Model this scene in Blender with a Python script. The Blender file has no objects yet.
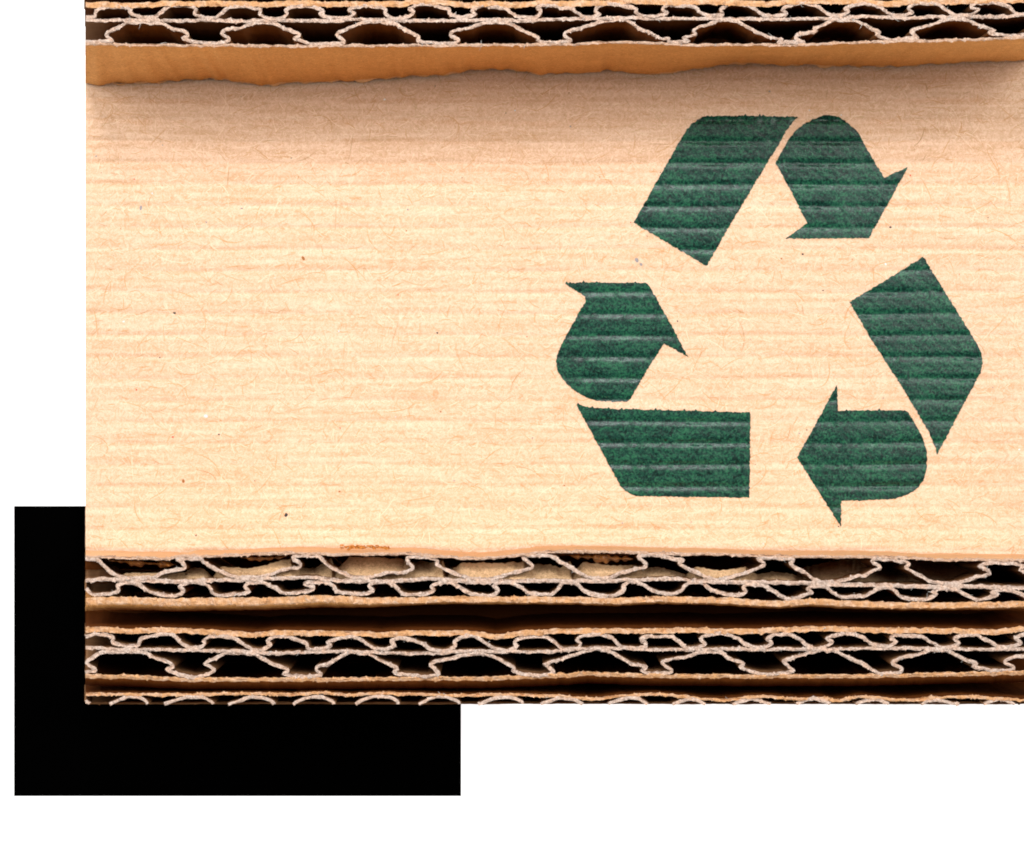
import bpy, bmesh, math, random
import numpy as np
from mathutils import Vector, Matrix

random.seed(7); rng = np.random.default_rng(7)
S = 7.0e-5                    # metres per picture pixel at the printed sheet
D = 0.200                     # lens to sheet
DP = D / S
CX, CY = 512.0, 426.5
HB = 170.0                    # height of the standing boards, in the same pixel unit

# ------------------------------------------------------------------ camera, light, exposure
sc = bpy.context.scene
cam = bpy.data.cameras.new("camera"); cam_o = bpy.data.objects.new("camera", cam)
sc.collection.objects.link(cam_o); sc.camera = cam_o
cam.sensor_fit = 'HORIZONTAL'; cam.sensor_width = 36.0
cam.lens = 36.0 * D / (1024 * S); cam.clip_start = 0.01; cam.clip_end = 5.0
cam_o.location = (0, 0, D)

world = bpy.data.worlds.new("World"); sc.world = world; world.use_nodes = True
bg = world.node_tree.nodes["Background"]
bg.inputs[0].default_value = (0.95, 0.97, 1.0, 1); bg.inputs[1].default_value = 0.05

def area(name, loc, target, size, power, col, size_y=None):
    l = bpy.data.lights.new(name, 'AREA'); l.shape = 'RECTANGLE'; l.size = size; l.size_y = size_y or size; l.energy = power; l.color = col
    o = bpy.data.objects.new(name, l); sc.collection.objects.link(o); o.location = loc
    o.rotation_euler = (Vector(target) - Vector(loc)).to_track_quat('-Z', 'Y').to_euler()
    return o
# copy-stand lighting: a softbox on either side, a small one beyond the top, a weak one from below
area("softbox_left", (-0.14, 0.080, 0.25), (0, 0, 0), 0.15, 0.60, (1.0, 0.975, 0.94))
area("softbox_right", (0.14, 0.080, 0.25), (0, 0, 0), 0.15, 0.54, (1.0, 0.975, 0.94))
area("softbox_top", (-0.012, 0.150, 0.25), (0, 0.004, 0), 0.07, 0.50, (0.98, 0.98, 1.0))
area("softbox_bottom", (0.05, -0.50, 0.125), (0, 0, 0), 0.18, 0.60, (1.0, 0.98, 0.95))

vs = sc.view_settings
vs.view_transform = 'Standard'; vs.look = 'None'; vs.gamma = 1.0; vs.exposure = 0.0
vs.use_curve_mapping = False
sc.cycles.filter_width = 1.9; sc.cycles.max_bounces = 8; sc.cycles.diffuse_bounces = 6

# ------------------------------------------------------------------ helpers
def W(px, py, z=0.0):
    """picture-pixel position at height z (pixel units above the sheet) -> metres"""
    f = (DP - z) / DP * S
    return ((px - CX) * f, -(py - CY) * f, z * S)

def link(o, parent=None):
    sc.collection.objects.link(o)
    if parent is not None: o.parent = parent
    return o

def thing(name, label, cat, loc, group=None):
    o = bpy.data.objects.new(name, None); o.empty_display_size = 0.004
    link(o); o.location = loc; o['label'] = label; o['category'] = cat
    if group: o['group'] = group
    return o

def mesh_obj(name, verts, faces, mats, parent=None, mi=None, smooth=False, label=None, kind=None):
    v = np.asarray(verts, dtype=np.float64)
    if parent is not None: v = v - np.array(parent.location)
    me = bpy.data.meshes.new(name)
    if isinstance(faces, np.ndarray):
        n, k = faces.shape
        me.vertices.add(len(v)); me.vertices.foreach_set("co", v.astype(np.float32).ravel())
        me.loops.add(n * k); me.loops.foreach_set("vertex_index", faces.astype(np.int32).ravel())
        me.polygons.add(n); me.polygons.foreach_set("loop_start", np.arange(0, n * k, k, dtype=np.int32))
        me.update(calc_edges=True)
    else:
        me.from_pydata([tuple(p) for p in v], [], [tuple(f) for f in faces]); me.update()
    for m in (mats if isinstance(mats, (list, tuple)) else [mats]): me.materials.append(m)
    if mi is not None: me.polygons.foreach_set("material_index", np.asarray(mi, dtype=np.int32))
    if smooth == 'walls': me.polygons.foreach_set("use_smooth", np.asarray(mi) == 1)
    elif smooth: me.polygons.foreach_set("use_smooth", np.ones(len(me.polygons), dtype=bool))
    me.update()
    o = bpy.data.objects.new(name, me); link(o, parent)
    if label: o['label'] = label
    if kind: o['kind'] = kind
    return o

class NT:
    """tiny node helper; coordinates in pixel units"""
    def __init__(s, name):
        s.m = bpy.data.materials.new(name); s.m.use_nodes = True
        s.t = s.m.node_tree; s.b = s.t.nodes["Principled BSDF"]
        g = s.t.nodes.new("ShaderNodeNewGeometry")
        s.pos = s.vm('MULTIPLY', g.outputs['Position'], (1 / S,) * 3)
    def vm(s, op, a, b):
        n = s.t.nodes.new("ShaderNodeVectorMath"); n.operation = op
        s.t.links.new(a, n.inputs[0]); n.inputs[1].default_value = b
        return n.outputs[0]
    def noise(s, scale, detail=3, rough=0.55, dist=0.0, stretch=None, off=0.0):
        v = s.pos
        if stretch: v = s.vm('MULTIPLY', v, stretch)
        if off: v = s.vm('ADD', v, (off,) * 3)
        n = s.t.nodes.new("ShaderNodeTexNoise")
        n.inputs['Scale'].default_value = scale; n.inputs['Detail'].default_value = detail
        n.inputs['Roughness'].default_value = rough; n.inputs['Distortion'].default_value = dist
        s.t.links.new(v, n.inputs['Vector']); return n.outputs['Fac']
    def ramp(s, fac, stops):
        n = s.t.nodes.new("ShaderNodeValToRGB"); e = n.color_ramp.elements
        while len(e) < len(stops): e.new(0.5)
        for el, (p, c) in zip(e, stops):
            el.position = p; el.color = (*c, 1) if not isinstance(c, (int, float)) else (c, c, c, 1)
        s.t.links.new(fac, n.inputs[0]); return n.outputs[0]
    def mix(s, fac, a, b, mode='MIX'):
        n = s.t.nodes.new("ShaderNodeMix"); n.data_type = 'RGBA'; n.blend_type = mode
        for sock, v in ((n.inputs[0], fac), (n.inputs[6], a), (n.inputs[7], b)):
            if hasattr(v, 'is_linked'): s.t.links.new(v, sock)
            elif isinstance(v, (int, float)): sock.default_value = v
            else: sock.default_value = (*v, 1)
        return n.outputs[2]
    def math(s, op, a, b=0.0):
        n = s.t.nodes.new("ShaderNodeMath"); n.operation = op
        for sock, v in ((n.inputs[0], a), (n.inputs[1], b)):
            if hasattr(v, 'is_linked'): s.t.links.new(v, sock)
            else: sock.default_value = v
        return n.outputs[0]
    def bump(s, h, dist_px, strength=1.0):
        n = s.t.nodes.new("ShaderNodeBump"); n.inputs['Distance'].default_value = dist_px * S
        n.inputs['Strength'].default_value = strength
        s.t.links.new(h, n.inputs['Height']); s.t.links.new(n.outputs[0], s.b.inputs['Normal'])
    def out(s, col, rough=0.9, spec=0.2):
        if hasattr(col, 'is_linked'): s.t.links.new(col, s.b.inputs['Base Color'])
        else: s.b.inputs['Base Color'].default_value = (*col, 1)
        if hasattr(rough, 'is_linked'): s.t.links.new(rough, s.b.inputs['Roughness'])
        else: s.b.inputs['Roughness'].default_value = rough
        s.b.inputs['Specular IOR Level'].default_value = spec
        return s.m

def flat_mat(name, col, rough=0.9, spec=0.15):
    return NT(name).out(col, rough, spec)

def kraft(name, lo, hi, amp=0.6, spec=0.15, streak=0.35, span=(0.30, 0.68), grain=(0.09, 1.0, 0.12)):
    n = NT(name)
    a = n.noise(0.24, 5, 0.7, 1.6)
    b = n.noise(0.65, 3, 0.6, 2.5, off=31)
    c = n.noise(0.2, 3, 0.5, 0.4, stretch=grain, off=77)
    f = n.math('ADD', n.math('MULTIPLY', a, 0.5), n.math('MULTIPLY', b, 0.5))
    f = n.math('ADD', n.math('MULTIPLY', f, 1 - streak), n.math('MULTIPLY', c, streak))
    col = n.ramp(f, [(span[0], lo), (span[1], hi)])
    n.bump(f, amp, 0.8)
    return n.out(col, 0.92, spec)

def edge_mat(name, lo, hi, hi2, stretch=None, bump=1.2):
    n = NT(name)
    a = n.noise(0.45, 4, 0.65, 0.8, stretch=stretch); b = n.noise(0.12, 3, 0.6, 0.5, off=12)
    col = n.mix(n.ramp(b, [(0.42, 0.0), (0.62, 1.0)]), n.ramp(a, [(0.32, lo), (0.62, hi)]), n.ramp(a, [(0.3, lo), (0.6, hi2)]))
    n.bump(a, bump, 0.8)
    return n.out(col, 0.95, 0.04)

M = {}
M['sheet'] = kraft("sheet_kraft_paper", (0.57, 0.325, 0.168), (0.86, 0.630, 0.465), 0.7, 0.15, 0.19, (0.39, 0.59), (0.05, 1.0, 1.0))
M['liner'] = kraft("liner_kraft_paper", (0.43, 0.175, 0.045), (0.86, 0.43, 0.145), 1.4, 0.04, 0.10, (0.36, 0.62))
M['liner_pale'] = kraft("pale_liner_kraft_paper", (0.64, 0.335, 0.155), (0.84, 0.51, 0.27), 0.5)
M['shade_brown'] = kraft("shade_strip_brown", (0.080, 0.022, 0.005), (0.13, 0.040, 0.010), 0.5, 0.02)  # shade at the bottom of flutes and gaps, put into a dark brown
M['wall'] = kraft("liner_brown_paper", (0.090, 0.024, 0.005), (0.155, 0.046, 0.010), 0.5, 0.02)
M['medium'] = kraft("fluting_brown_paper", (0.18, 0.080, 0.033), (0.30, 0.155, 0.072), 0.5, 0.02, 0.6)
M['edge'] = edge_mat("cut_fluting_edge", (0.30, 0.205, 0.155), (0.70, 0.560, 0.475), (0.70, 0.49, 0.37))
M['edge_liner'] = edge_mat("cut_liner_edge", (0.42, 0.205, 0.090), (0.66, 0.37, 0.18), (0.68, 0.46, 0.31), (0.28, 1, 1), 0.7)
M['edge_pink'] = edge_mat("cut_liner_edge_pale", (0.42, 0.25, 0.16), (0.60, 0.40, 0.28), (0.60, 0.44, 0.34))
M['torn'] = kraft("torn_paper", (0.34, 0.185, 0.08), (0.82, 0.56, 0.325), 2.2, 0.05, 0.12, (0.40, 0.58))
M['torn_rim'] = flat_mat("torn_paper_rim", (0.70, 0.47, 0.26))
M['core'] = kraft("sheet_core_paper", (0.30, 0.18, 0.09), (0.42, 0.27, 0.15))
M['hair'] = flat_mat("pale_paper_fibre", (0.62, 0.60, 0.56), 0.6, 0.3)

n = NT("amber_glue")
a = n.noise(0.22, 4, 0.6, 0.6)
n.bump(a, 4.0, 1.0); M['glue'] = n.out(n.ramp(a, [(0.35, (0.20, 0.06, 0.010)), (0.65, (0.55, 0.20, 0.035))]), 0.3, 0.6)

n = NT("green_ink")                                   # printing ink: mottled, a little glossy, worn on the crests
a = n.noise(0.42, 4, 0.7, 0.6); b = n.noise(0.09, 3, 0.6, 0.3, stretch=(0.5, 1.2, 1), off=9); c = n.noise(0.75, 2, 0.7, 0.0, off=50)
col = n.ramp(n.math('ADD', n.math('MULTIPLY', a, 0.75), n.math('MULTIPLY', b, 0.25)),
             [(0.42, (0.0018, 0.013, 0.010)), (0.50, (0.0065, 0.043, 0.031)), (0.60, (0.020, 0.118, 0.058))])
col = n.mix(n.ramp(c, [(0.64, 0.0), (0.76, 0.6)]), col, (0.10, 0.20, 0.13))
n.bump(n.math('ADD', a, c), 0.16, 0.9); M['ink'] = n.out(col, 0.25, 0.26)

n = NT("glowing_page_white")  # white page with an added glow that washes out the boards' shadows
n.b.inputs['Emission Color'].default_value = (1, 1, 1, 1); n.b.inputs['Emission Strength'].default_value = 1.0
M['page_glow'] = n.out((0.8, 0.8, 0.8), 0.6, 0.1)
M['black'] = flat_mat("matte_black_card", (0.0004, 0.0004, 0.0004), 1.0, 0.0)
FIB = [flat_mat("fibre_orange", (0.58, 0.31, 0.125)), flat_mat("fibre_cream", (0.88, 0.68, 0.49)),
       flat_mat("fibre_brown", (0.45, 0.25, 0.11)), flat_mat("fibre_tan", (0.62, 0.41, 0.23))]
FLK = [flat_mat("fleck_black", (0.05, 0.045, 0.045)), flat_mat("fleck_grey", (0.30, 0.28, 0.28)), flat_mat("fleck_brown", (0.33, 0.13, 0.04)),
       flat_mat("fleck_red", (0.60, 0.07, 0.04)), flat_mat("fleck_pale_blue", (0.62, 0.72, 0.80)), flat_mat("fleck_white", (0.85, 0.83, 0.80))]

# ------------------------------------------------------------------ setting: glowing white page, card
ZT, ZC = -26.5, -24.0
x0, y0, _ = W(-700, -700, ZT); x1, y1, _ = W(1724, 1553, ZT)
t = mesh_obj("glowing_page", [(x0, y0, ZT*S), (x1, y0, ZT*S), (x1, y1, ZT*S), (x0, y1, ZT*S)], [(0, 3, 2, 1)], M['page_glow'])
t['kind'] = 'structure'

a0 = W(14, 506, ZC); a1 = W(461, 796, ZC)
card = [(a0[0], a1[1]), (a1[0], a1[1]), (a1[0], a0[1]), (a0[0], a0[1])]
cv = [(x, y, ZT*S + 0.3e-5) for x, y in card] + [(x, y, ZC*S) for x, y in card]
c = mesh_obj("black_card", cv, [(3, 2, 1, 0), (4, 5, 6, 7)] + [(i, (i+1) % 4, (i+1) % 4 + 4, i+4) for i in range(4)], M['black'])
c['label'] = "plain matte black rectangular card lying under the lower left corner of the cardboard"; c['category'] = "card"

# ------------------------------------------------------------------ printed sheet
PITCH = 21.55
def snoise(x, y, seed):      # cheap smooth 2-D noise, about -1..1
    r = np.random.default_rng(seed); o = 0
    for k in range(5):
        fx, fy = r.normal(0, 1, 2); p = r.uniform(0, 6.28)
        o = o + np.sin(x * fx + y * fy + p)
    return o / 2.5
def ridge(px, py):
    """washboard surface of the sheet, pixel units, broad crests with narrow valleys between"""
    px = np.asarray(px, float); py = np.asarray(py, float)
    yy = py + 0.7 * snoise(px / 90, py / 60, 3)
    d = (yy - 141.5 + PITCH / 2) % PITCH - PITCH / 2
    dep = 0.95 * (1 + 0.35 * snoise(px / 24, py / 40, 5) + 0.38 * snoise(px / 3.6, py / 9, 15))
    z = -dep * np.exp(-(d / 3.0) ** 2) - 0.03 * np.cos(2 * math.pi * d / PITCH)
    return z + 0.8 * snoise(px / 260, py / 200, 8) + 0.10 * snoise(px / 4.0, py / 2.5, 11)

sheet = thing("printed_cardboard_sheet", "pale kraft cardboard sheet with fine ridges and a green printed recycling symbol", "cardboard", W(512, 426.5, ZC))
XL, XR, YT, YB = 85.0, 1090.0, -60.0, 704.0
gx = np.linspace(XL, XR, 400); gy = np.linspace(YT, YB, 960)
X, Y = np.meshgrid(gx, gy); Z = ridge(X, Y) - 2.6
P = np.stack([(X - CX) * S, -(Y - CY) * S, Z * S], -1).reshape(-1, 3)
ny, nx = X.shape; I = np.arange(nx * ny).reshape(ny, nx)
F = np.stack([I[:-1, :-1], I[1:, :-1], I[1:, 1:], I[:-1, 1:]], -1).reshape(-1, 4)
mesh_obj("face_liner", P, F, M['sheet'], sheet, smooth=True)
def slab(name, xa, xb, ya, yb, za, zb, mat, parent):
    v = [((x - CX) * S, -(y - CY) * S, z * S) for z in (za, zb) for x, y in ((xa, yb), (xb, yb), (xb, ya), (xa, ya))]
    return mesh_obj(name, v, [(3, 2, 1, 0), (4, 5, 6, 7)] + [(i, (i+1) % 4, (i+1) % 4 + 4, i+4) for i in range(4)], mat, parent)
slab("back_liner", XL + 1, XR, YT, YB - 1, ZC, ZC + 3, M['core'], sheet)
fy = np.arange(YT + 1, YB - 1, 2.0); fz = -13.5 + 7.0 * np.sin(2 * np.pi * fy / PITCH)
fv = [((x - CX) * S, -(y - CY) * S, z * S) for y, z in zip(fy, fz) for x in (XL + 1, XR)]
mesh_obj("fluted_core", fv, [(2*i, 2*i+1, 2*i+3, 2*i+2) for i in range(len(fy) - 1)], M['core'], sheet)
SURF = -2.6

def zoomed(pts, ox, oy, k): return [(ox + u / k, oy + v / k) for u, v in pts]
ARROWS = [
 zoomed([(65,580),(180,375),(300,165),(318,136),(340,112),(365,92),(390,80),(420,74),(640,75),(845,78),(815,108),(790,142),(740,230),(690,310),(550,545),(410,785)], 620, 100, 4.737),
 zoomed([(90,355),(165,220),(205,172),(245,137),(300,108),(370,85),(400,84),(430,90),(465,104),(500,130),(535,160),(560,185),(610,275),(655,355),(710,440),(845,378),(735,580),(620,783),(145,787),(205,745),(270,700),(200,560)], 760, 100, 5.6875),
 zoomed([(122,82),(215,75),(610,78),(625,84),(635,95),(750,300),(872,528),(725,447),(615,620),(510,800),(420,801),(330,798),(280,786),(230,765),(180,732),(130,690),(98,650),(80,620),(70,590),(68,560),(75,520),(95,465),(125,405),(250,185),(245,160)], 545, 270, 6.09),
 zoomed([(58,50),(75,50),(140,66),(300,72),(620,80),(945,88),(950,100),(948,300),(945,525),(650,522),(375,518),(345,511),(310,490),(288,468),(270,440),(165,247)], 565, 395, 5.12),
 zoomed([(278,50),(282,120),(285,190),(460,188),(640,188),(655,195),(685,240),(710,285),(730,325),(745,365),(757,405),(760,440),(757,490),(750,530),(738,563),(720,590),(694,615),(660,635),(622,650),(580,660),(440,668),(300,672),(300,810),(180,620),(65,438),(170,250)], 785, 375, 5.33),
 zoomed([(40,210),(190,120),(335,30),(345,35),(440,190),(540,350),(560,385),(575,420),(580,440),(580,460),(577,480),(572,500),(480,670),(395,832),(390,805),(380,780),(362,740),(340,700),(240,535),(130,365)], 840, 250, 4.063)]
def densify(poly, step=1.6):
    out = []
    for (xa, ya), (xb, yb) in zip(poly, poly[1:] + poly[:1]):
        k = max(1, int(math.hypot(xb - xa, yb - ya) / step))
        out += [(xa + (xb - xa) * i / k, ya + (yb - ya) * i / k) for i in range(k)]
    return out
for poly in ARROWS:
    d = densify(poly); n_ = len(d); pts = []
    for i, (x, y) in enumerate(d):
        xp, yp = d[i - 1]; xn, yn = d[(i + 1) % n_]
        tx, ty = xn - xp, yn - yp; L = math.hypot(tx, ty) or 1
        j = random.gauss(0, 0.32)
        if abs(ty / L) < 0.2 and tx > 0 and random.random() < 0.07: j = random.uniform(0.8, 2.6)   # ink wicked up along a fibre
        pts.append((x + ty / L * j, y - tx / L * j))
    bm = bmesh.new(); vv = [bm.verts.new((x, -y, 0)) for x, y in pts]
    f = bm.faces.new(vv); bmesh.ops.triangulate(bm, faces=[f])
    ylo = min(p[1] for p in pts); yhi = max(p[1] for p in pts); xlo = min(p[0] for p in pts); xhi = max(p[0] for p in pts)
    y = ylo + 0.9
    while y < yhi:
        bmesh.ops.bisect_plane(bm, geom=bm.verts[:] + bm.edges[:] + bm.faces[:], plane_co=(0, -y, 0), plane_no=(0, 1, 0), dist=1e-4); y += 1.3
    x = xlo + 2
    while x < xhi:
        bmesh.ops.bisect_plane(bm, geom=bm.verts[:] + bm.edges[:] + bm.faces[:], plane_co=(x, 0, 0), plane_no=(1, 0, 0), dist=1e-4); x += 3
    bmesh.ops.triangulate(bm, faces=bm.faces[:])
    vx = np.array([v.co[:] for v in bm.verts]); bm.verts.index_update()
    fz = [tuple(v.index for v in f.verts) for f in bm.faces]; bm.free()
    z = ridge(vx[:, 0], -vx[:, 1]) + SURF + 0.75
    vw = np.stack([(vx[:, 0] - CX) * S, (vx[:, 1] + CY) * S, z * S], -1)
    o = mesh_obj("printed_arrow", vw, np.array(fz), M['ink'], sheet, smooth=True)
    if o.data.polygons[0].normal.z < 0: o.data.flip_normals()

# fibres pressed into the paper (flat ribbons), and flecks
def fibres(n, lmin, lmax, wmin, wmax, weights, seed, name):
    r = np.random.default_rng(seed); V = []; Fc = []; MI = []
    for _ in range(n):
        x, y = r.uniform(XL + 4, 1040), r.uniform(52, 560); L = r.uniform(lmin, lmax); w = r.uniform(wmin, wmax)
        a = r.uniform(0, math.pi) if r.random() < 0.5 else r.normal(0, 0.5); k = r.normal(0, 0.03); m = r.choice(len(FIB), p=weights)
        seg = max(3, int(L / 4)); b = len(V); st = L / seg; dk = r.normal(0, 0.012)
        for i in range(seg + 1):
            ww = w * (0.35 + 0.65 * math.sin(math.pi * (i + 0.3) / (seg + 0.6))) / 2
            for sg in (-1, 1): V.append((x - math.sin(a) * ww * sg, y + math.cos(a) * ww * sg, max(XL + 1, x)))
            x += math.cos(a) * st; y += math.sin(a) * st; a += k * st; k += dk * st * 0.2
        for i in range(seg): Fc.append((b + 2*i, b + 2*i + 1, b + 2*i + 3, b + 2*i + 2)); MI.append(m)
    V = np.array(V); z = ridge(V[:, 0], V[:, 1]) + SURF + 0.22
    vw = np.stack([(np.maximum(V[:, 0], XL + .5) - CX) * S, -(V[:, 1] - CY) * S, z * S], -1)
    return mesh_obj(name, vw, np.array(Fc), FIB, sheet, MI, kind="stuff")
fibres(9000, 4, 13, 0.3, 0.65, [0.22, 0.40, 0.01, 0.37], 1, "short_paper_fibres")
fibres(650, 14, 36, 0.3, 0.72, [0.52, 0.22, 0.04, 0.22], 2, "long_paper_fibres")
V = []; Fc = []; MI = []
flecks = [(140.5,207.5,2.6,1),(303,258,2.4,2),(286,515,2.3,0),(637,260,2.6,1),(641,264,2.0,1),(205.5,416,2.2,4),(172.5,437,1.1,3),(340,428,1.0,3),(134,179,0.9,3),
          (183,481,2.2,2),(174,313,1.5,0),(206,222,1.1,1),(241,208,.9,1),(96,156,1.1,1),(803,254,1.2,0),(886,264,1.5,5),(951,300,1.0,1),(891,227,1.1,0),(960,274,.8,3),(690,150,1,5)]
for _ in range(170): flecks.append((rng.uniform(90, 1024), rng.uniform(84, 545), abs(rng.normal(0, 0.42)) + 0.28, rng.choice(6, p=[.28,.30,.16,.07,.09,.10])))
for x, y, r0, m in flecks:
    b = len(V); k = 8; ph = rng.uniform(0, 6.3); e = rng.uniform(0.55, 1)
    for i in range(k):
        q = 2 * math.pi * i / k; rr = r0 * rng.uniform(0.75, 1.15)
        u, v = rr * math.cos(q), rr * e * math.sin(q)
        V.append((x + u * math.cos(ph) - v * math.sin(ph), y + u * math.sin(ph) + v * math.cos(ph), 0))
    Fc.append(tuple(range(b + k - 1, b - 1, -1))); MI.append(int(m))
V = np.array(V); z = ridge(V[:, 0], V[:, 1]) + SURF + 0.30
mesh_obj("paper_flecks", np.stack([(V[:, 0] - CX) * S, -(V[:, 1] - CY) * S, z * S], -1), Fc, FLK, sheet, MI, kind="stuff")

# ------------------------------------------------------------------ corrugated boards standing on the sheet
CH = (80, 240, 400, 560, 720, 864)
def tr(y0, *chunks):
    """points read off enlarged strips of the photograph (6.4x) -> one polyline in picture pixels"""
    out = []
    for ox, pts in zip(CH, chunks):
        out += [(ox + u / 6.4, y0 + v / 6.4) for u, v in pts]
    return out
def catmull(p, step):
    p = np.array(p, float); q = np.vstack([2*p[0]-p[1], p, 2*p[-1]-p[-2]]); out = []
    for i in range(1, len(q) - 2):
        a, b, c, d = q[i-1], q[i], q[i+1], q[i+2]; L = np.linalg.norm(c - b); k = max(1, int(L / step))
        t = (np.arange(k) / k)[:, None]
        out.append(0.5 * ((2*b) + (c-a)*t + (2*a-5*b+4*c-d)*t*t + (3*b-a-3*c+d)*t**3) * 0.75 + 0.25 * (b + (c-b)*t))
    out.append(q[-2][None]); return np.vstack(out)
def smooth1(a, k):
    return np.convolve(np.pad(a, k, mode='edge'), np.ones(2*k+1) / (2*k+1), 'valid')

LEV = np.array([0.0, 1.6, 4.0, 8.0, 15.0, 26.0, 45.0, 75.0, 1.0])
BUL = np.array([0.0, 0.16, 0.40, 0.66, 0.88, 1.0, 0.88, 0.5, 0.0])
fH = (DP - HB) / DP
def ribbon(name, lines, th, parent, edge, wall, bulge=0.0, base_dy=None, top=0.0, rough=1.0, ground=1.6, step=1.3, seed=0):
    """paper layer: line(s) of its cut edge, thickness, extruded down to the sheet. All one connected layer."""
    r = np.random.default_rng(seed + 100); VV = []; FF = []; MI = []; base = 0
    for ln in lines:
        c = catmull(ln, step); n = len(c)
        tg = np.gradient(c, axis=0); tg /= (np.linalg.norm(tg, axis=1, keepdims=True) + 1e-9)
        nr = np.stack([-tg[:, 1], tg[:, 0]], 1)                     # picture space: +y is down
        c = c + nr * (smooth1(r.normal(0, 1, n), 2) * 0.45 * rough)[:, None]
        tt = th(c[:, 0]) if callable(th) else np.full(n, th)
        ha = tt / 2 * (1 + 0.30 * min(1, 2.0 / np.mean(tt)) * snoise(c[:, 0] / 4, c[:, 0] * 0, seed)) + smooth1(r.normal(0, 1, n), 1) * 0.42 * rough
        hb = tt / 2 * (1 + 0.30 * min(1, 2.0 / np.mean(tt)) * snoise(c[:, 0] / 5, c[:, 0] * 0, seed + 1)) + smooth1(r.normal(0, 1, n), 1) * 0.42 * rough
        burr = r.random(n) < 0.05 * rough; ha = ha + burr * r.uniform(0.3, 1.3, n)
        burr = r.random(n) < 0.05 * rough; hb = hb + burr * r.uniform(0.3, 1.3, n)
        ha = np.maximum(ha, 0.35); hb = np.maximum(hb, 0.35)
        ht = HB - top + smooth1(r.normal(0, 1, n), 3) * 1.6 * rough
        bot = ground
        rows = []
        lev = LEV.copy(); lev[-1] = HB - top - bot
        for side, h in ((-1, ha), (1, hb)):
            for li, (lv, bu) in enumerate(zip(lev, BUL)):
                hh = h if li < 2 else np.full(n, 0) + tt / 2 * 0.85
                p = c + nr * (side * hh)[:, None]
                wx = (p[:, 0] - CX) * fH; wy = (p[:, 1] - CY) * fH + (bulge(c[:, 0]) if callable(bulge) else bulge) * bu
                wx = wx - np.clip(1 - (c[:, 0] - 85) / 70, 0, 1) * (512 - 85) * (1 - fH) * (lv / lev[-1])      # left end cut a little obliquely
                if base_dy is not None: wy = wy + base_dy(c[:, 0]) * (lv / lev[-1])
                z = (ht - lv - (0.15 + np.abs(r.normal(0, .5, n)) * rough if li == 0 else 0)) if li < 5 else np.full(n, HB - top - lv)
                rows.append(np.stack([wx * S, -wy * S, z * S], 1))
        mid = c + nr * (r.normal(0, 0.15, n) * tt)[:, None]
        rows.append(np.stack([(mid[:, 0] - CX) * fH * S, -(mid[:, 1] - CY) * fH * S, (ht + 0.1 - 1.6 * rough * np.clip(snoise(c[:, 0] / 9, c[:, 1] / 9, seed + 7), 0, 1) + smooth1(r.normal(0, 1, n), 1) * 1.0 * rough) * S], 1))
        nl = len(lev); R = np.stack(rows, 0)                        # (2nl+1, n, 3)
        idx = base + np.arange((2*nl + 1) * n).reshape(2*nl + 1, n); base += (2*nl + 1) * n
        VV.append(R.reshape(-1, 3))
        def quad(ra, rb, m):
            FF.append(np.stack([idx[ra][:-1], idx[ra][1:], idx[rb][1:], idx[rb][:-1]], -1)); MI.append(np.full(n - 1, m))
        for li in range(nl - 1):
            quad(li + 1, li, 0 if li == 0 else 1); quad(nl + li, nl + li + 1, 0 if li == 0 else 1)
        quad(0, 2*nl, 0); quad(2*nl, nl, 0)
        for e in (0, n - 1):                                         # end faces
            q = [[idx[li][e], idx[li+1][e], idx[nl+li+1][e], idx[nl+li][e]] for li in range(nl - 1)]
            FF.append(np.array(q)); MI.append(np.ones(nl - 1))
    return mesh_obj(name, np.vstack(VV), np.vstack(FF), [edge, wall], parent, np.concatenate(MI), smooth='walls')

def hairs(parent, lines, n, seed, y_dir=None, lmax=9.0):
    """loose fibres standing out of the cut edges"""
    r = np.random.default_rng(seed); V = []; Fc = []
    allp = np.vstack([catmull(l, 2.0) for l in lines]); allp = allp[(allp[:, 0] > 86) & (allp[:, 0] < 1030)]
    for _ in range(n):
        p = allp[r.integers(len(allp))] + r.normal(0, 0.8, 2); L = r.uniform(2.0, lmax) * r.uniform(0.4, 1)
        a = r.uniform(0, 2 * math.pi); cv = r.normal(0, 0.5); x, y, z = p[0], p[1], HB - 0.5; w = r.uniform(0.22, 0.45)
        up = r.uniform(-0.2, 0.9); b = len(V); seg = 4
        for i in range(seg + 1):
            ww = w * (1 - 0.7 * i / seg)
            for q in range(3):
                t_ = 2 * math.pi * q / 3
                V.append(((x - math.sin(a) * ww * math.cos(t_) - CX) * fH * S, -(y + math.cos(a) * ww * math.cos(t_) - CY) * fH * S, (z + ww * math.sin(t_)) * S))
            x += math.cos(a) * L / seg; y += math.sin(a) * L / seg; z += up * L / seg; a += cv / seg * 2; up -= 0.1
        for i in range(seg):
            for q in range(3): Fc.append((b+3*i+q, b+3*i+(q+1) % 3, b+3*i+3+(q+1) % 3, b+3*i+3+q))
    mesh_obj("loose_fibres", np.array(V), np.array(Fc), M['hair'], parent, kind="stuff")

def ext(line, x=1062.0):
    """carry a nearly straight layer on beyond the right of the picture"""
    return line + [(x, line[-1][1])]

def extf(line, period):
    a = [p for p in line if 1024 - period + 4 < p[0] <= 1066 - period]
    i0 = min(range(len(line)), key=lambda i: abs(line[i][0] - (line[-1][0] - period)))
    dy = line[-1][1] - line[i0][1]
    return line + [(p[0] + period, p[1] + dy) for p in line[i0 + 1:] if p[0] + period < 1066]

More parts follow.
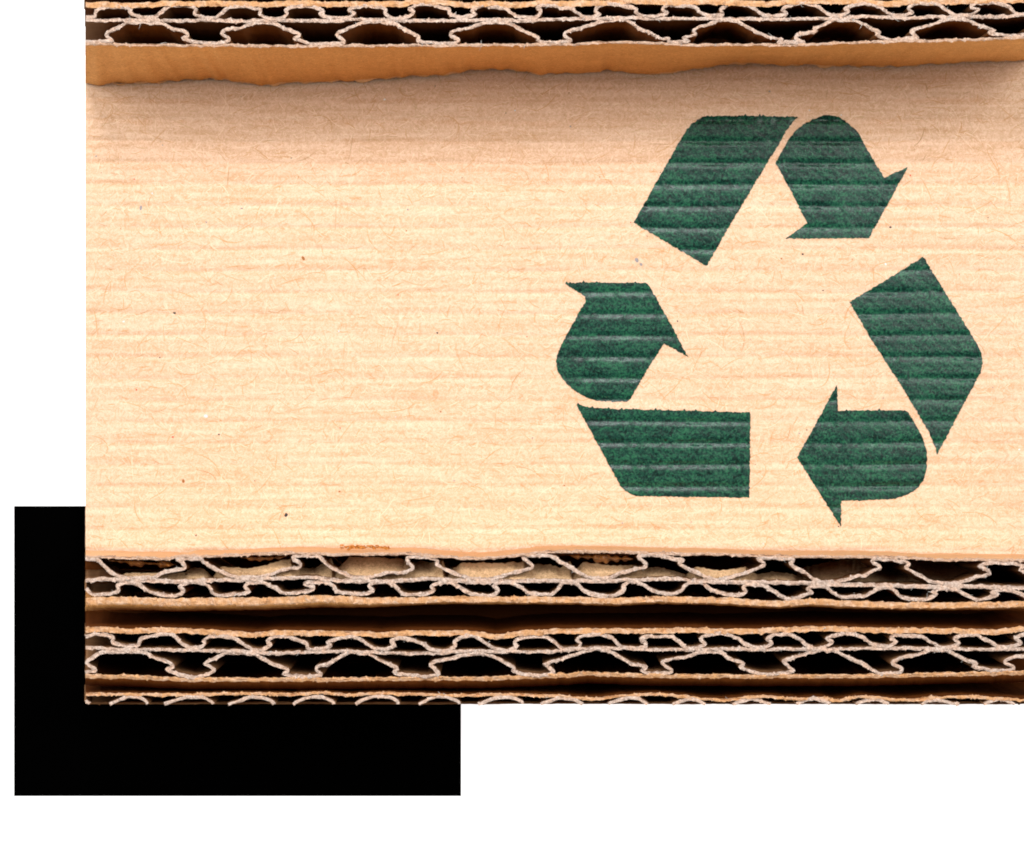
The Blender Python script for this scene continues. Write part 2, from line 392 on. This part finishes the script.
# ---- upper double-wall board
T1 = tr(0, [(35,30),(170,28),(350,35),(480,30),(560,20),(700,25),(850,22)], [(0,24),(180,28),(350,20),(600,28),(800,25)], [(0,25),(120,10),(300,20),(430,33),(600,20),(720,33),(850,22),(900,8)],
        [(0,22),(250,18),(450,10),(700,15),(850,10)], [(0,12),(300,26),(450,10),(700,10)], [(0,10),(180,24),(320,8),(500,12),(700,5),(1024,2)])
BT = tr(0, [(35,108),(95,105),(95,85),(130,55),(200,45),(300,48),(325,60),(320,80),(370,105),(470,110),(520,75),(570,40),(660,30),(710,40),(745,60),(735,90),(790,112),(870,112),(900,85),(950,50)],
        [(0,40),(60,45),(130,60),(125,90),(180,115),(260,115),(300,85),(290,65),(340,45),(420,38),(500,55),(530,70),(510,85),(560,112),(660,112),(705,105),(735,80),(695,65),(730,48),(800,38),(900,45),(935,60),(930,85),(990,120)],
        [(20,112),(60,100),(85,75),(60,60),(100,35),(180,25),(260,45),(310,60),(315,85),(370,110),(440,105),(485,90),(460,70),(490,45),(560,35),(680,55),(710,80),(760,105),(850,112),(895,95),(900,65),(880,50),(920,35),(1010,40)],
        [(0,52),(60,48),(110,80),(160,110),(220,105),(255,90),(230,70),(250,35),(320,22),(420,40),(490,60),(485,80),(540,100),(630,100),(690,80),(655,60),(690,30),(760,35),(860,45),(900,80),(950,100)],
        [(0,95),(22,88),(5,55),(60,25),(140,25),(220,55),(240,75),(300,100),(380,100),(430,85),(400,65),(440,35),(530,22),(620,40),(660,70),(710,95),(790,95),(820,75),(800,55),(850,35),(920,22)],
        [(20,28),(110,45),(150,80),(200,95),(270,95),(315,80),(285,55),(320,25),(400,20),(480,30),(540,70),(590,95),(660,92),(700,85),(735,60),(690,50),(695,30),(740,20),(850,18),(930,45),(960,80),(1024,95)])
T2 = tr(0, [(35,122),(130,133),(240,125),(400,130),(520,130),(700,130),(900,130)], [(0,132),(150,128),(300,130),(450,134),(620,132),(780,123)], [(0,130),(200,130),(350,130),(480,128),(600,125),(800,130)],
        [(0,122),(200,118),(430,111),(600,120),(900,118)], [(0,116),(300,122),(500,120),(700,118)], [(0,106),(270,114),(450,106),(600,107),(850,104),(1024,96)])
CT = tr(0, [(35,268),(150,268),(205,260),(165,225),(200,195),(260,165),(300,145),(420,142),(530,147),(590,180),(670,205),(685,228),(655,242),(700,262),(830,283),(920,272),(955,248),(905,215),(930,190)],
        [(0,180),(60,150),(150,143),(230,152),(300,185),(380,220),(345,245),(420,268),(460,283),(560,288),(650,277),(665,262),(625,220),(660,195),(740,160),(800,140),(900,138),(1000,155)],
        [(0,170),(60,205),(120,235),(110,260),(200,275),(340,275),(375,255),(325,225),(350,195),(440,180),(530,150),(620,142),(710,152),(800,200),(890,240),(880,258),(950,268)],
        [(0,270),(70,260),(30,225),(50,200),(160,170),(260,138),(330,128),(420,128),(500,175),(600,225),(650,245),(700,245),(700,272),(780,280),(830,262),(790,240),(870,222),(860,190),(950,155)],
        [(0,128),(110,137),(200,185),(300,235),(400,250),(370,268),(450,280),(540,268),(490,250),(500,220),(560,210),(620,200),(600,185),(680,150),(740,130),(860,130)],
        [(0,155),(50,185),(100,205),(80,225),(160,252),(260,265),(350,255),(340,230),(305,205),(330,185),(420,160),(510,130),(600,118),(680,132),(760,170),(830,195),(800,210),(860,222),(960,230),(1024,232)])
T3 = tr(0, [(35,278),(300,285),(500,288),(800,290)], [(0,290),(500,295)], [(0,290),(300,290),(700,285)], [(0,285),(370,268),(600,275),(850,288)], [(0,285),(300,285),(600,285),(900,270)], [(100,267),(300,262),(600,255),(800,248),(1024,240)])
TB = [(85,82),(145,83),(178,80),(212,78),(235,80),(262,85),(290,82),(330,81),(372,79),(400,76.5),(452,73),(480,68),(515,70),(540,73),(565,73),(608,70),(650,74),(680,70),(712,66),(735,62),(798,64),(860,65.5),(922,64),(970,61),(1024,59),(1062,58)]
def inside(line, guide, sign, gap):
    g = np.array(guide); return [(x, sign * max(sign * y, sign * np.interp(x, g[:, 0], g[:, 1]) + gap)) for x, y in line]
CT = inside(CT, T3, -1, 2.4)
tbx = np.array([p[0] for p in TB]); tby = np.array([p[1] for p in TB])
t3 = np.array(ext(T3))
def front_y(x): return np.interp(x, t3[:, 0], t3[:, 1])
def dy_torn(x):
    xs = (x - CX) * fH + CX                                        # same world x seen at sheet level
    return np.interp(xs, tbx, tby) - (CY + (front_y(x) - CY) * fH) + 0.7 * snoise(x / 2.1, x * 0, 4) + 0.6 * snoise(x / 7, x * 0, 14)
def dy_lean(x): return smooth1(dy_torn(np.sort(x)), 40)[np.argsort(np.argsort(x))] - 5.0 if len(x) > 90 else dy_torn(x) - 5.0
up = thing("corrugated_board", "double-wall corrugated board on edge across the top, its orange-brown face above the symbol", "cardboard", W(560, 60, 0), "cut corrugated boards")
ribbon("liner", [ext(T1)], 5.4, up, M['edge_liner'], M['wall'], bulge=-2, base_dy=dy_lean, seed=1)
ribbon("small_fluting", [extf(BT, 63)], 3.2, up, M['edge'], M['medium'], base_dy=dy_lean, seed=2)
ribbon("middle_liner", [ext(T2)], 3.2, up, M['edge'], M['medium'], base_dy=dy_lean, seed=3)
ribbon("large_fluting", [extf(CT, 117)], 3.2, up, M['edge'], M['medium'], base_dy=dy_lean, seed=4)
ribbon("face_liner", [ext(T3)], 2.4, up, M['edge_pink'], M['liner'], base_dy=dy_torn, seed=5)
hairs(up, [BT, T2, CT, CT, T3], 110, 21)
# pale torn rim along the lower edge of the face
rx = np.arange(86, 1056, 1.1); r = np.random.default_rng(3); k_ = (rx - CX) / fH + CX
ry = CY + (front_y(k_) - CY) * fH + dy_torn(k_); wd = np.clip(0.9 + 0.8 * snoise(rx / 6, rx * 0, 41) + r.normal(0, 0.3, len(rx)), 0.15, 2.2)
V = [((x - CX) * S, -(y + o_ * w_ - CY) * S, z_ * S) for (o_, z_) in ((0.1, 5.0), (0.9, 3.6), (1.3, 1.0)) for x, y, w_ in zip(rx, ry, wd)]
I_ = np.arange(3 * len(rx)).reshape(3, -1)
mesh_obj("torn_rim", V, np.stack([I_[:-1, :-1], I_[1:, :-1], I_[1:, 1:], I_[:-1, 1:]], -1).reshape(-1, 4), kraft("torn_rim_paper", (0.60, 0.31, 0.12), (0.88, 0.56, 0.30), 0.6), up)

# the board behind it, only its face shows in the gap at the very top
T0 = [(x, y - 13.0 + 1.2 * math.sin(x / 60)) for x, y in [(85, 0), (300, 0), (560, -1), (800, -2), (1062, -3)]]
bk = thing("corrugated_board", "corrugated board at the very top edge, only a dark sliver of its face showing", "cardboard", W(560, 30, 0), "cut corrugated boards")
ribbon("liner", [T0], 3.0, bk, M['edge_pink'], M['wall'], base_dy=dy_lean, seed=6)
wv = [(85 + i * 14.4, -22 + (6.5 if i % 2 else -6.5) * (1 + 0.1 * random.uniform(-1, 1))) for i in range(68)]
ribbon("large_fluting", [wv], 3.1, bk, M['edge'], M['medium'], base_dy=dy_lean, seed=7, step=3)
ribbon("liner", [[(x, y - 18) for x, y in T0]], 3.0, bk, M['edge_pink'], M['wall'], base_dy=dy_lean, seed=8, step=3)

# ---- first board below the symbol
Y0 = 545
A1 = tr(Y0, [(35,75),(250,80),(450,84),(560,88),(640,70),(780,72)], [(0,62),(330,50),(600,60)], [(0,55),(150,63),(250,74),(500,88),(650,76),(900,48)], [(0,42),(400,45),(700,55)], [(0,60),(250,68),(500,75)], [(0,75),(300,80),(520,97),(700,92),(1024,100)])
CA = tr(Y0, [(35,92),(110,92),(140,125),(200,175),(260,205),(400,212),(470,208),(520,180),(600,160),(670,145),(650,110),(620,88),(680,76),(770,82),(790,110),(860,150),(950,190)],
        [(0,208),(150,200),(220,180),(280,155),(370,145),(385,120),(345,90),(345,68),(420,58),(500,72),(540,110),(600,150),(680,190),(740,205),(850,205),(930,180)],
        [(0,178),(70,160),(82,140),(50,105),(45,80),(110,70),(200,82),(240,105),(235,125),(300,160),(400,200),(470,218),(600,212),(680,190),(770,165),(845,145),(830,115),(790,82),(840,62),(920,67),(1000,82)],
        [(0,105),(80,150),(150,195),(220,213),(300,210),(380,185),(480,155),(550,135),(540,110),(500,75),(530,55),(620,64),(720,87),(790,95),(770,120),(840,160),(900,190),(960,213)],
        [(0,222),(60,207),(140,185),(220,160),(282,125),(240,88),(300,72),(380,80),(470,95),(450,125),(540,175),(620,225),(680,238),(800,225),(880,195)],
        [(0,195),(60,165),(103,145),(55,105),(75,92),(150,92),(250,105),(290,120),(270,150),(350,190),(420,230),(520,245),(620,235),(720,205),(808,185),(770,150),(738,138),(780,117),(880,112),(1024,130)])
CA = inside(CA, A1, 1, 2.4)
A2 = tr(Y0, [(35,225),(200,220),(400,226),(640,234),(800,226)], [(0,222),(250,215),(440,207),(600,222),(750,233)], [(0,228),(200,217),(400,233),(560,238),(750,230)], [(0,230),(200,230),(400,225),(700,216),(850,225)], [(0,236),(300,240),(500,243),(700,250)], [(0,257),(270,262),(500,267),(700,266),(1024,275)])
BA = tr(Y0, [(35,280),(80,315),(180,315),(245,295),(240,255),(300,240),(380,252),(430,290),(500,315),(610,325),(660,295),(635,265),(680,240),(770,240),(830,270),(850,310),(900,325),(980,315)],
        [(0,315),(50,295),(30,265),(60,240),(150,240),(200,265),(240,285),(270,305),(350,305),(420,295),(465,285),(460,260),(415,250),(440,235),(540,238),(600,260),(620,295),(700,310),(810,310),(850,290),(825,265),(860,243),(930,238),(990,265)],
        [(0,300),(40,318),(150,315),(220,290),(200,265),(240,245),(320,240),(380,270),(430,300),(500,320),(590,325),(628,290),(600,262),(650,240),(720,245),(780,280),(830,310),(960,318),(1010,285)],
        [(0,258),(40,240),(110,250),(150,290),(220,320),(330,325),(400,295),(410,258),(460,234),(520,250),(590,285),(640,305),(720,315),(780,290),(800,258),(850,238),(920,250),(970,290)],
        [(0,305),(40,316),(130,320),(168,300),(150,270),(200,253),(280,262),(350,300),(420,345),(500,340),(540,320),(592,305),(560,282),(600,266),(680,270),(730,310),(790,335),(880,330)],
        [(0,328),(40,310),(80,285),(150,270),(200,290),(230,325),(300,345),(400,350),(465,315),(440,300),(500,280),(600,290),(660,325),(740,352),(820,330),(858,315),(820,300),(880,288),(950,292),(1024,320)])
A3 = tr(Y0, [(35,358),(300,352),(600,362),(850,358)], [(0,358),(300,352),(500,342),(750,352)], [(0,355),(300,345),(600,348)], [(0,348),(350,358),(600,346)], [(0,354),(350,374),(600,362),(800,374)], [(0,378),(300,384),(700,384),(1024,378)])
fa = thing("corrugated_board", "double-wall corrugated board on edge directly below the symbol, torn paper inside its large flutes", "cardboard", W(560, 570, 0), "cut corrugated boards")
ribbon("face_liner", [ext(A1)], 2.8, fa, M['edge_pink'], M['liner_pale'], base_dy=lambda x: 0 * x + 2.5, seed=11)
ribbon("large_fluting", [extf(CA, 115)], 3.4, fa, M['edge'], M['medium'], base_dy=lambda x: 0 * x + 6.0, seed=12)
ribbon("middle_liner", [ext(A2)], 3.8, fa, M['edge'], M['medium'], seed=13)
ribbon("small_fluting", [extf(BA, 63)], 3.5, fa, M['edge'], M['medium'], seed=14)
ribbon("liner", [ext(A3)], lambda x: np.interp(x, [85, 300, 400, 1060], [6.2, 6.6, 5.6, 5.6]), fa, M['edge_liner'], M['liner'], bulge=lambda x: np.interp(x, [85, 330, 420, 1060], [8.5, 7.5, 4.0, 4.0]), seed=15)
hairs(fa, [CA, A2, BA, BA, A3], 110, 22, lmax=7)

a2 = np.array(ext(A2))
def z64(ox, pts): return [(ox + u / 6.4, Y0 + v / 6.4) for u, v in pts]
FLAPS = [(z64(80, [(235,190),(300,178),(400,182),(500,178)]), (6, 26)), (z64(80, [(675,178),(690,158),(735,140),(790,150),(850,205)]), (10, 34)),
         (z64(80, [(905,140),(1024,150),(1124,140),(1224,120),(1350,85)]), (5, 26)), (z64(240, [(385,140),(480,150),(610,170)]), (14, 40)),
         (z64(240, [(585,78),(700,72),(900,80),(1060,95)]), (8, 44)), (z64(400, [(85,112),(130,97),(190,108),(300,172)]), (8, 40)),
         (z64(400, [(275,97),(400,115),(560,118),(700,112),(795,112)]), (4, 24)), (z64(400, [(845,122),(950,120),(1024,145),(1110,170)]), (10, 34)),
         (z64(560, [(65,98),(150,112),(250,126),(380,132),(480,126)]), (8, 34)), (z64(560, [(540,150),(620,136),(720,165),(810,195)]), (14, 40)),
         (z64(560, [(865,138),(1024,162),(1185,140)]), (4, 24)), (z64(720, [(235,190),(330,166),(400,180),(490,195)]), (16, 44)),
         (z64(720, [(515,145),(650,118),(800,88),(960,88)]), (26, 110)), (z64(864, [(315,98),(500,104),(745,106)]), (40, 150))]
# one torn paper layer running behind the flutes: from the middle layer at the front, sloping back to a ragged edge
k_x = np.array([p[0] for pts, dp in FLAPS for p in pts]); k_y = np.array([p[1] for pts, dp in FLAPS for p in pts])
k_n = np.array([dp[0] for pts, dp in FLAPS for p in pts]); k_f = np.array([dp[1] for pts, dp in FLAPS for p in pts])
o_ = np.argsort(k_x); k_x, k_y, k_n, k_f = k_x[o_], k_y[o_], k_n[o_], k_f[o_]
fx_ = np.arange(112, 985, 1.0); n = len(fx_); r = np.random.default_rng(77); K = 8
low = np.interp(fx_, a2[:, 0], a2[:, 1]) + 0.5
rag = np.interp(fx_, k_x, k_y) + smooth1(r.normal(0, 1, n), 1) * 0.55 + smooth1(r.normal(0, 1, n), 5) * 1.2
tp_ = np.clip(np.minimum(fx_ - 112, 984 - fx_) / 12, 0, 1); rag = low * (1 - tp_) + rag * tp_
dn, df = np.interp(fx_, k_x, k_n), np.interp(fx_, k_x, k_f)
V = []
for k in range(K + 1):
    f = k / K; z = HB - dn - (df - dn) * f + 1.5 * np.sin(fx_ / 9 + 3 * f) + smooth1(r.normal(0, 1, n), 1) * 0.5
    V += [W(x, y, zz) for x, y, zz in zip(fx_, low * (1 - f) + rag * f, z)]
I_ = np.arange((K + 1) * n).reshape(K + 1, n)
mesh_obj("torn_paper_layer", V, np.stack([I_[:-1, :-1], I_[:-1, 1:], I_[1:, 1:], I_[1:, :-1]], -1).reshape(-1, 4), [M['torn'], M['torn_rim']], fa,
         np.repeat((np.arange(K) == K - 1).astype(int), n - 1), smooth=True)
GLUE = [(z64(80, [(180,98),(300,108),(420,118),(520,122),(620,125)]), 8), (z64(240, [(0,80),(120,88),(220,82),(310,72)]), 6), (z64(560, [(70,72),(240,80),(360,88),(470,86)]), 12)]
for pts, hgt in GLUE:                                                # dried glue strung along the torn layer
    p = catmull(pts, 1.0); V = []; r = np.random.default_rng(5)
    hh = smooth1(r.normal(0, 1, len(p)), 2) * 1.1
    for k in range(5):
        for i, (x, y) in enumerate(p):
            tp = min(1.0, 5.0 * min(i + 0.3, len(p) - 0.7 - i) / len(p)) * (0.55 + 0.45 * math.sin(x / 5.0 + math.sin(x / 2.3)))
            V.append(W(x, y - hgt / 2 * (1 - k / 2) * tp + hh[i] * (k % 2), HB - 20 + 9 * math.sin(math.pi * k / 4) + hh[i] * 2))
    n_ = len(p); I_ = np.arange(5 * n_).reshape(5, n_)
    mesh_obj("glue_residue", V, np.stack([I_[:-1, :-1], I_[1:, :-1], I_[1:, 1:], I_[:-1, 1:]], -1).reshape(-1, 4), M['glue'], fa, smooth=True)
# rust-coloured glue crumbs on the board's upper face
V = []; Fc = []
for i in range(80):
    x = rng.uniform(341, 390); y = 548.0 + rng.normal(0, 0.9) - 1.2 * math.sin((x - 341) / 49 * math.pi); r0 = rng.uniform(0.5, 1.6)
    b = len(V)
    zc = HB * 0.62
    for k in range(6):
        q = k * math.pi / 3; V.append(W(x + r0 * 1.6 * math.cos(q), y + r0 * 0.7 * math.sin(q), zc + r0 * 3 * math.sin(q)))
    V.append(W(x, y - 0.6, zc + 4)); Fc += [(b + k, b + (k + 1) % 6, b + 6) for k in range(6)]
mesh_obj("glue_crumbs", V, Fc, flat_mat("rusty_glue_crumb", (0.50, 0.19, 0.035), 0.6, 0.3), fa, kind="stuff")

# ---- second board below the symbol
Y0 = 620
B1 = tr(Y0, [(35,62),(150,62),(280,72),(500,65),(700,70)], [(0,90),(100,98),(220,82),(500,85),(800,90),(900,98)], [(0,86),(250,85),(450,85),(620,108),(780,87)], [(0,73),(500,70),(900,66)], [(0,74),(250,72),(500,60),(800,58)], [(0,66),(200,66),(500,70),(750,75),(850,78),(1024,58)])
BB = tr(Y0, [(35,110),(90,92),(150,95),(210,112),(212,145),(290,165),(365,165),(382,140),(400,118),(480,97),(560,92),(610,105),(640,140),(700,175),(765,175),(802,152),(785,135),(830,110),(920,105),(1000,122)],
        [(30,165),(90,188),(150,185),(198,160),(175,135),(210,112),(290,103),(350,120),(425,150),(440,183),(540,185),(582,165),(560,140),(620,120),(720,108),(790,135),(850,175),(920,190),(985,165),(972,130)],
        [(0,112),(80,128),(140,150),(200,190),(290,198),(352,165),(350,140),(390,112),(460,100),(530,135),(600,180),(680,195),(742,175),(735,140),(780,115),(870,103),(960,120),(1010,165)],
        [(20,185),(110,180),(133,150),(105,130),(150,102),(250,94),(330,112),(390,170),(480,180),(538,175),(547,145),(520,120),(570,102),(650,110),(720,108),(770,150),(820,180),(890,175),(928,155),(900,120),(940,97)],
        [(0,88),(90,105),(150,145),(220,178),(280,175),(337,150),(300,125),(350,97),(440,92),(510,120),(560,165),(620,183),(690,165),(717,140),(685,120),(730,97),(830,88)],
        [(0,115),(50,150),(100,165),(160,170),(203,140),(170,115),(210,98),(300,100),(380,110),(440,150),(500,175),(570,170),(608,150),(580,120),(620,102),(720,98),(790,130),(870,173),(960,165),(1003,150),(970,120),(1024,92)])
B2 = tr(Y0, [(35,178),(300,188),(500,190),(750,195)], [(0,200),(230,213),(450,206),(650,200),(800,205)], [(0,214),(250,214),(450,198),(700,205)], [(0,198),(250,178),(420,185),(600,190),(780,190)], [(0,186),(300,190),(500,186),(700,188)], [(0,180),(250,180),(500,185),(800,190),(1024,185)])
CB = tr(Y0, [(35,335),(98,320),(60,290),(45,265),(90,230),(150,207),(350,203),(430,217),(500,250),(570,275),(592,300),(555,317),(620,345),(720,366),(800,355),(858,325),(830,300),(798,280),(850,250),(930,212)],
        [(0,212),(90,222),(150,250),(230,290),(305,320),(278,346),(340,355),(430,364),(522,350),(490,320),(498,295),(570,280),(630,240),(700,208),(820,217),(900,260),(1000,305),(988,332)],
        [(0,347),(80,355),(180,360),(248,345),(220,310),(193,285),(250,260),(330,245),(420,220),(540,217),(620,245),(700,290),(733,308),(722,326),(800,345),(900,353),(982,340),(950,305),(923,285),(980,265)],
        [(0,255),(80,225),(200,192),(290,192),(370,230),(450,275),(552,300),(520,325),(580,340),(700,337),(713,320),(665,290),(653,270),(720,250),(800,240),(900,207)],
        [(0,207),(60,245),(150,280),(128,300),(220,335),(330,347),(430,337),(472,325),(420,285),(408,260),(470,240),(560,210),(650,193),(730,197),(800,230)],
        [(0,285),(60,325),(120,345),(230,335),(243,312),(185,285),(188,265),(250,240),(340,220),(430,198),(540,198),(640,250),(722,280),(700,300),(780,315),(880,326),(962,315),(960,300),(903,275),(920,250),(1024,225)])
B3 = tr(Y0, [(35,356),(300,358),(700,376)], [(0,376),(700,375)], [(0,370),(600,366)], [(0,350),(200,336),(500,350)], [(0,354),(500,356)], [(0,354),(500,342),(1024,332)])
fb = thing("corrugated_board", "double-wall corrugated board on edge, middle one of the three below the symbol", "cardboard", W(560, 650, 0), "cut corrugated boards")
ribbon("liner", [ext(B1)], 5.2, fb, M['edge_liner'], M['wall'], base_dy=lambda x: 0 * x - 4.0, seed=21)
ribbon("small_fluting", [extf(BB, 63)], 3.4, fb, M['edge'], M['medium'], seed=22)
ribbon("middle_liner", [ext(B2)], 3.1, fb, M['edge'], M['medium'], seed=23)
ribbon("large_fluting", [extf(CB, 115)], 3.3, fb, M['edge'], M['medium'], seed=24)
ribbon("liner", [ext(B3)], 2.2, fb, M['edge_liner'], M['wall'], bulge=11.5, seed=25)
hairs(fb, [BB, B2, CB, B1], 80, 23, lmax=6)

# ---- lowest board, trimmed along its small flutes
C1 = tr(Y0, [(35,475),(300,475),(600,480)], [(0,472),(250,475),(330,480),(500,466),(700,480),(850,471)], [(0,472),(400,484),(650,476)], [(0,490),(200,508),(400,486),(620,476),(800,490)], [(0,513),(250,491),(500,505),(650,500),(750,518),(860,500)], [(0,491),(250,514),(450,500),(650,491),(1024,514)])
arch = {80: [[(35,515),(60,537)], [(190,539),(240,515),(300,493),(380,497),(420,520),(430,539)], [(540,539),(600,520),(680,493),(780,497),(835,520),(850,539)]],
        240: [[(-75,539),(0,517),(80,490),(170,503),(210,525),(220,539)], [(340,539),(370,520),(430,497),(520,493),(590,520),(600,539)], [(740,539),(780,515),(850,492),(950,493),(1005,520),(1010,539)]],
        400: [[(120,539),(160,520),(225,494),(300,494),(370,522),(380,539)], [(500,539),(550,520),(615,497),(700,493),(775,520),(780,539)], [(900,539),(960,520),(1020,500),(1110,507),(1150,528),(1170,539)]],
        560: [[(310,539),(350,520),(425,498),(500,502),(545,528),(560,539)], [(720,539),(780,518),(845,503),(900,525),(930,539)]],
        720: [[(80,539),(140,520),(205,504),(270,522),(325,539)], [(490,539),(545,515),(605,502),(660,520),(705,539)], [(870,539),(920,520),(1000,508),(1050,525),(1080,539)]],
        864: [[(370,539),(410,522),(470,512),(560,530),(610,539)], [(770,539),(820,518),(885,507),(930,525),(965,539)]]}
AR = [[(ox + u / 6.4, Y0 + v / 6.4) for u, v in a_] for ox, l in arch.items() for a_ in l]
lo = thing("corrugated_board", "lowest corrugated board, trimmed so only arched tops of its small flutes show", "cardboard", W(560, 690, 0), "cut corrugated boards")
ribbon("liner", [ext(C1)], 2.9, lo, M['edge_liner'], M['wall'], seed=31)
ribbon("small_fluting", AR, 3.2, lo, M['edge'], M['medium'], rough=0.6, seed=32)
ribbon("middle_liner", [[(85, 705.8), (400, 705.8), (700, 705.8), (1062, 705.8)]], 2.2, lo, M['medium'], M['medium'], top=26, rough=0.25, seed=33)
hairs(lo, [C1], 20, 24, lmax=4)
for th_, ya, yb in ((fa, 564, 604), (fb, 632, 676), (lo, 696, 704.5)):        # added dark strips under the lower boards, standing in for deep shade
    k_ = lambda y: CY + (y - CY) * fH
    slab("shade_strip", XL + 0.5, 1060, k_(ya) - (27 if th_ is fb else 12 if th_ is lo else 0), min(k_(yb) + 1, 703), -1.0, 1.2, M['shade_brown'], th_)
